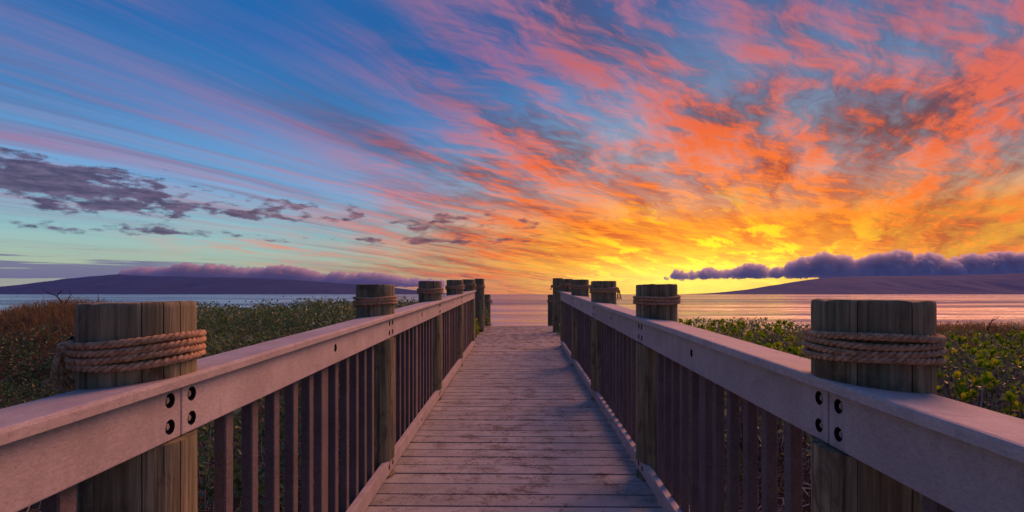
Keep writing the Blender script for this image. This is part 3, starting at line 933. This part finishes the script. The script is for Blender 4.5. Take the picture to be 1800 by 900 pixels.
thicket('shrub_thicket', 'low olive scrub behind the right railing in front of the orange sea', top_right, 0.95, 6.5, 3.0, 10.0, 16000, 5200, 13, M_hedge, 0.040,
        lambda x, y: x / y < 0.95 and not (x > 4.0 and y > 6.6))

# ------------------------------------------------------------------ dry twig tangles low behind the balusters
def tangle(label, x0, x1, y0, y1, n, seed, hmax, pale):
    rnd = random.Random(seed)
    verts, faces = [], []
    for k in range(n):
        y = rnd.uniform(y0, y1); x = rnd.uniform(x0, x1)
        zg = ground_z(x, y)
        b = Vector((x, y, zg + rnd.random() ** 1.3 * hmax))
        a = rnd.uniform(0, 6.28); L = rnd.uniform(0.10, 0.42)
        d = Vector((math.cos(a), math.sin(a), rnd.gauss(0.15, 0.35))) * L
        bend = Vector((rnd.gauss(0, 0.05), rnd.gauss(0, 0.05), rnd.gauss(0, 0.05)))
        pth = [b, b + d * 0.33 + bend, b + d * 0.66 + bend, b + d]
        if not all(inside(q.x, q.y) for q in pth): continue
        r0 = rnd.uniform(0.0016, 0.0042)
        tube(verts, faces, pth, lambda u: r0 * (1 - 0.5 * u), 4)
    o = add('twig_tangle', mesh_from('twig_tangle', verts, faces, True), M_twig)
    tag(o, label, None, None, 'stuff')
tangle('tangle of bare twigs on the ground behind the left balusters', -3.2, -0.95, 0.5, 5.5, 3400, 21, 0.50, 0)
tangle('tangle of pale dead stems behind the right balusters', 0.92, 3.6, 0.5, 5.5, 4600, 22, 0.46, 1)

# ------------------------------------------------------------------ dune grass
def grass(label, spots, n, seed, h0, h1, mat=None):
    rnd = random.Random(seed)
    verts, faces = [], []
    for k in range(n):
        cx, cy, sx, sy = spots[rnd.randrange(len(spots))]
        x = rnd.gauss(cx, sx); y = rnd.gauss(cy, sy)
        if not inside(x, y) or y < 1.6: continue
        z = ground_z(x, y) - 0.01
        h = rnd.uniform(h0, h1); a = rnd.uniform(0, 6.28); ln = rnd.uniform(0.2, 0.9) * h
        w = rnd.uniform(0.002, 0.0045); side = Vector((-math.sin(a), math.cos(a), 0)) * w
        p0 = Vector((x, y, z)); p1 = p0 + Vector((math.cos(a) * ln * 0.3, math.sin(a) * ln * 0.3, h * 0.6)); p2 = p0 + Vector((math.cos(a) * ln, math.sin(a) * ln, h * rnd.uniform(0.75, 1.0)))
        o = len(verts)
        verts.extend((p0 - side, p0 + side, p1 + side * 0.8, p1 - side * 0.8, p2))
        faces.extend(((o, o + 1, o + 2, o + 3), (o + 3, o + 2, o + 4)))
    g_ = add('dune_grass', mesh_from('dune_grass', verts, faces), mat or M_grass)
    tag(g_, label, None, None, 'stuff')
grass('brown dry grass covering the hump on the far left', [(-7.9, 9.1, 0.9, 0.6), (-9.0, 8.6, 1.1, 0.8), (-7.4, 8.6, 0.7, 0.6), (-8.6, 8.0, 1.2, 0.7)], 7000, 31, 0.06, 0.20)
grass('wind-bent dry grass along the crest on the far right', [(6.5, 8.2, 1.4, 0.7), (8.4, 8.4, 1.6, 0.8), (5.8, 8.6, 1.2, 0.6), (7.5, 7.6, 1.6, 0.6)], 26000, 32, 0.10, 0.26)

# ------------------------------------------------------------------ naupaka shrubs with leaf rosettes on the right
def spoon_leaf(verts, faces, c, d, up, L, W):
    s_ = d.cross(up).normalized(); n = s_.cross(d).normalized()
    prof = [(0, 0.10), (0.35, 0.45), (0.70, 1.0), (0.92, 0.78), (1.0, 0.25)]
    o = len(verts)
    for (t, w) in prof:
        m = c + d * (L * t) + n * (L * (0.22 * t * t))
        verts.extend((m - s_ * (W * w * 0.5) + n * (W * w * 0.14), m - n * 0.0, m + s_ * (W * w * 0.5) + n * (W * w * 0.14)))
    for i in range(len(prof) - 1):
        for q in (0, 1):
            a = o + i * 3 + q
            faces.append((a, a + 1, a + 4, a + 3))
def rosette(seed, n, L):
    rnd = random.Random(seed); verts, faces = [], []
    for k in range(n):
        a = k * 2.39996 + rnd.uniform(-0.2, 0.2); el = R(18 + 58 * k / n + rnd.uniform(-9, 9))
        d = Vector((math.cos(a) * math.cos(el), math.sin(a) * math.cos(el), math.sin(el)))
        up = Vector((-math.cos(a) * math.sin(el), -math.sin(a) * math.sin(el), math.cos(el)))
        l = L * rnd.uniform(0.75, 1.1)
        spoon_leaf(verts, faces, Vector((0, 0, 0.008 * k / n)), d, up, l, l * 0.46)
    me = mesh_from('leaf_rosette', verts, faces, True); me.materials.append(M_naup); return me
ROS = [rosette(50 + k, 11 + k % 4, 0.052 + 0.006 * (k % 3)) for k in range(6)]
def naupaka(label, cx, cy, rx, ry, n, seed, topf):
    rnd = random.Random(seed)
    root = empty('naupaka_shrub', (cx, cy, ground_z(cx, cy)))
    tag(root, label, 'shrub', 'naupaka shrubs on the right')
    verts, faces = [], []
    for k in range(n):
        for _ in range(20):
            x = cx + rnd.uniform(-1, 1) * rx; y = cy + rnd.uniform(-1, 1) * ry
            if inside(x - 0.1, y) and inside(x + 0.1, y) and ((x - cx) / rx) ** 2 + ((y - cy) / ry) ** 2 < 1: break
        z = topf(x, y) - rnd.random() ** 2 * 0.16
        o = bpy.data.objects.new('leaf_rosette', ROS[rnd.randrange(6)]); COL.objects.link(o); o.parent = root
        o.location = Vector((x, y, z)) - Vector(root.location)
        o.rotation_euler = (rnd.gauss(0, 0.35), rnd.gauss(0, 0.35), rnd.uniform(0, 6.28)); sc = rnd.uniform(0.75, 1.25); o.scale = (sc, sc, sc)
        bx_ = cx + (x - cx) * rnd.uniform(0.3, 0.8); by_ = cy + (y - cy) * rnd.uniform(0.3, 0.8)
        if not inside(bx_, by_): bx_, by_ = x, y
        b = Vector((bx_, by_, ground_z(bx_, by_))); e = Vector((x, y, z))
        mid = (b + e) * 0.5 + Vector((rnd.gauss(0, 0.06), rnd.gauss(0, 0.06), rnd.gauss(0, 0.04)))
        tube(verts, faces, [b, b.lerp(mid, 0.6), mid, mid.lerp(e, 0.6), e], lambda u: 0.006 * (1 - 0.5 * u), 4)
    o = add('stems', mesh_from('stems', [v - Vector(root.location) for v in verts], faces, True), M_twig, root)
naupaka('yellow-green naupaka shrub just right of the nearest right post', 3.0, 3.25, 1.0, 0.75, 150, 61, top_right)
naupaka('naupaka shrub at the far right edge behind the nearest one', 4.3, 4.9, 1.3, 0.9, 150, 62, top_right)
naupaka('naupaka shrub showing between the two nearest right posts, near the rope', 2.3, 4.7, 0.8, 0.9, 130, 63, top_right)
naupaka('olive naupaka shrub farther along the right railing, against the orange water', 2.3, 6.9, 1.1, 1.0, 120, 64, top_right)

# ------------------------------------------------------------------ broad-leaved shrub seen through the left balusters
def broad_leaf(seed):
    verts, faces = [], []
    spoon_leaf(verts, faces, Vector((0, 0, 0)), Vector((1, 0, 0)), Vector((0, 0, 1)), 1.0, 0.62)
    return mesh_from('leaf', verts, faces, True)
BL = broad_leaf(1); BL.materials.append(M_naupo)
BY = broad_leaf(2); BY.materials.append(M_yellow)
def broad_shrub(label, spots, seed, group=None):
    """spots: (x, y, height above ground, leaves, yellow?)"""
    rnd = random.Random(seed)
    x0, y0 = spots[0][0], spots[0][1]
    root = empty('broad_leaved_shrub', (x0, y0, ground_z(x0, y0)))
    tag(root, label, 'shrub', group)
    verts, faces = [], []
    for (x, y, h, n, yel) in spots:
        b = Vector((x + rnd.gauss(0, 0.06), y + rnd.gauss(0, 0.06), ground_z(x, y)))
        e = Vector((x, y, ground_z(x, y) + h))
        if not inside(b.x, b.y): b = Vector((x, y, b.z))
        tube(verts, faces, [b, (b + e) / 2 + Vector((rnd.gauss(0, 0.02), rnd.gauss(0, 0.02), 0)), e], lambda u: 0.004 * (1 - 0.5 * u), 4)
        for k in range(n):
            o = bpy.data.objects.new('leaf', BY if (yel and k == 0) else BL); COL.objects.link(o); o.parent = root
            a = k * 2.4 + rnd.uniform(-0.4, 0.4); L = rnd.uniform(0.045, 0.075)
            if yel and k == 0: L = 0.085
            o.location = e - Vector((0, 0, 0.012 * k)) - Vector(root.location)
            o.rotation_euler = (rnd.gauss(0, 0.3), -R(rnd.uniform(5, 55)), a); o.scale = (L, L, L)
            if yel and k == 0:
                o['label'] = 'yellow leaf'
    add('stem', mesh_from('stem', [v - Vector(root.location) for v in verts], faces, True), M_dark, root)
rnd = random.Random(77)
sp = [(-1.16, 1.62, 0.62, 5, True)]
for k in range(30):
    y = rnd.uniform(1.15, 3.6); sp.append((-rnd.uniform(1.03, 1.5), y, rnd.uniform(0.10, 0.62), rnd.randint(4, 7), rnd.random() < 0.08))
broad_shrub('broad-leaved green shrub with a yellow leaf seen through the near left balusters', sp, 78)
sp = []
for k in range(26):
    x = -rnd.uniform(1.25, 2.9); sp.append((x, rnd.uniform(1.35, 2.9), rnd.uniform(0.06, 0.30), rnd.randint(4, 7), rnd.random() < 0.12))
broad_shrub('low broad-leaved plants in the left foreground below the nearest left post', sp, 79)
sp = [(1.05 + rnd.random() * 0.6, rnd.uniform(0.9, 3.4), rnd.uniform(0.05, 0.30), 5, rnd.random() < 0.3) for k in range(8)]
broad_shrub('few green leaves low among dead stems behind the right balusters', sp, 80)

# ------------------------------------------------------------------ dead branches and stalks standing up against the sea
def branch(name, label, cat, base, segs, r0, mat, group=None, beads=0.0, seed=1, size=1.0):
    """segs: lists of offsets from the base"""
    rnd = random.Random(seed)
    verts, faces = [], []
    for sg in segs:
        pth = []
        for a, b in zip(sg, sg[1:]):
            for q in range(4):
                t = q / 4; pth.append(Vector(a).lerp(Vector(b), t) + Vector((rnd.gauss(0, 0.004), rnd.gauss(0, 0.004), rnd.gauss(0, 0.003))) * (1 if pth else 0))
        pth.append(Vector(sg[-1]))
        w = r0 if sg is segs[0] else r0 * 0.65
        tube(verts, faces, pth, lambda u: w * (1 - 0.75 * u) + 0.0012, 5)
    verts = [v * size for v in verts]
    root = empty(name, base); tag(root, label, cat, group)
    add('stem', mesh_from('stem', verts, faces, True), mat, root)
    if beads:
        lv, lf = [], []
        for sg in segs:
            for a, b in zip(sg, sg[1:]):
                A, B = Vector(a), Vector(b)
                for k in range(max(1, int((B - A).length / beads))):
                    c = A.lerp(B, rnd.random())
                    if c.z < 0.12: continue
                    for q in range(4):
                        d = rand_dir(rnd, 0.5); n = rand_dir(rnd, 0.5); n = (n - d * n.dot(d)).normalized()
                        leaf_quad(lv, lf, c, d, n, 0.022, 0.013)
        o = add('seed_heads', mesh_from('seed_heads', lv, lf), M_hedge, root); o['kind'] = 'stuff'
bz = ground_z(7.15, 8.2) + 0.04
branch('dead_branch', 'forked dead branch sticking up from the grass crest on the far right', 'branch', (7.15, 8.2, bz),
       [[(0, 0, -0.05), (0.02, 0, 0.22), (-0.06, 0, 0.42), (0.02, 0, 0.56), (0.10, 0, 0.66)], [(-0.06, 0, 0.42), (0.08, 0, 0.44), (0.26, 0, 0.40)], [(0.02, 0, 0.56), (0.13, 0.02, 0.60), (0.19, 0, 0.66)]], 0.014, M_dark, seed=3, size=0.72)
branch('dead_branch', 'small curved dead stick beside the forked branch on the right', 'branch', (7.42, 8.2, ground_z(7.42, 8.2)),
       [[(0, 0, -0.05), (0.10, 0, 0.14), (0.16, 0, 0.30), (0.18, 0, 0.38)]], 0.009, M_dark, seed=4, size=0.7)
branch('dead_branch', 'thin dark branch lying over the crest of the left grassy hump', 'branch', (-7.95, 9.2, ground_z(-7.95, 9.2)),
       [[(0.05, 0, 0.0), (-0.08, 0, 0.18), (-0.22, 0, 0.22), (-0.34, 0, 0.30)], [(0.05, 0, 0.0), (0.16, 0.0, 0.20), (0.13, 0, 0.30)], [(-0.08, 0, 0.18), (-0.02, 0, 0.26), (0.02, 0, 0.27)]], 0.012, M_dark, seed=5)
branch('dead_branch', 'forked upright twig on the right shoulder of the left grassy hump', 'branch', (-7.15, 9.0, ground_z(-7.15, 9.0)),
       [[(0, 0, -0.03), (0.02, 0, 0.22), (0.0, 0, 0.40)], [(0.02, 0, 0.22), (0.10, 0, 0.34)], [(0.01, 0, 0.12), (-0.10, 0, 0.22)]], 0.010, M_dark, seed=6)
gz = ground_z(-1.35, 6.6)
branch('seeding_plant', 'tall thin stalks with dark seed heads behind the third left post', 'plant', (-1.32, 6.6, gz),
       [[(0, 0, 0), (-0.02, 0, 0.70), (-0.06, 0, 1.02), (-0.10, 0, 1.20)], [(0, 0, 0.3), (0.05, 0.03, 0.80), (0.02, 0, 1.12)], [(0, 0, 0.3), (-0.12, 0, 0.75), (-0.20, 0, 1.05)], [(0, 0, 0.2), (0.12, 0, 0.78), (0.16, 0, 1.02)]], 0.006, M_dark, None, 0.05, 7)
branch('dead_branch', 'thin drooping twig beside the second right post over the water', 'branch', (1.70, 6.4, ground_z(1.70, 6.4)),
       [[(0, 0, 0), (0.03, 0, 0.45), (0.06, 0, 0.60), (0.16, 0, 0.56), (0.34, 0, 0.53)], [(0.06, 0, 0.60), (0.02, 0, 0.66)]], 0.006, M_dark, seed=8)

# ------------------------------------------------------------------ plants hugging the end posts
def end_bush(label, cx, cy, rx, ry, h, n, seed, mat, name='creeping_shrub', gl=False):
    rnd = random.Random(seed)
    root = empty(name, (cx, cy, ground_z(cx, cy))); tag(root, label, 'shrub')
    lv, lf, sv, sf = [], [], [], []
    for k in range(n):
        a = rnd.uniform(0, 6.28); q = math.sqrt(rnd.random())
        x, y = q * rx * math.cos(a), q * ry * math.sin(a)
        z = h * (1 - q * q * 0.7) * rnd.uniform(0.1, 1.0)
        d = rand_dir(rnd, 0.6); nn = rand_dir(rnd, 0.8); nn = (nn - d * nn.dot(d)).normalized()
        L = rnd.uniform(0.028, 0.052)
        leaf_quad(lv, lf, Vector((x, y, z)), d, nn, L, L * 0.55)
        if k % 12 == 0:
            tube(sv, sf, [Vector((x * 0.3, y * 0.3, 0)), Vector((x * 0.7, y * 0.7, z * 0.6)), Vector((x, y, z))], 0.003, 3)
    add('stems', mesh_from('stems', sv, sf), M_dark, root)
    o = add('foliage', mesh_from('foliage', lv, lf), mat, root); o['kind'] = 'stuff'
end_bush('leafy creeper climbing beside the tall free post on the left', -1.02, 9.75, 0.30, 0.55, 0.62, 1500, 91, M_naup)
end_bush('leafy shrub between the tall and short free posts on the left', -0.86, 11.4, 0.26, 0.55, 0.60, 1300, 92, M_hedge)
end_bush('dark grassy tuft at the foot of the tall free post on the right', 0.93, 9.75, 0.24, 0.40, 0.38, 900, 93, M_hedge)
end_bush('small green sprig poking past the end of the left bottom rail', -0.80, 8.45, 0.12, 0.20, 0.42, 260, 94, M_naup)

# ------------------------------------------------------------------ haze over the water
hm = bpy.data.materials.new('sea_haze'); hm.use_nodes = True
nt = hm.node_tree; nt.nodes.clear()
vo = nt.nodes.new('ShaderNodeVolumePrincipled')
vo.inputs['Color'].default_value = (0.09, 0.25, 1.0, 1)
vo.inputs['Density'].default_value = 1.7e-5
vo.inputs['Anisotropy'].default_value = 0.0
out = nt.nodes.new('ShaderNodeOutputMaterial'); nt.links.new(vo.outputs[0], out.inputs['Volume'])
hv, hf = [], []
HB = 23500.0
for z in (-3.0, 660.0):
    hv += [(-HB, -HB, z), (HB, -HB, z), (HB, HB, z), (-HB, HB, z)]
hf = [(3, 2, 1, 0), (4, 5, 6, 7), (0, 1, 5, 4), (1, 2, 6, 5), (2, 3, 7, 6), (3, 0, 4, 7)]
haze = add('haze', mesh_from('haze', hv, hf), hm)
tag(haze, 'thin sea haze in the air between shore and islands', kind='stuff')
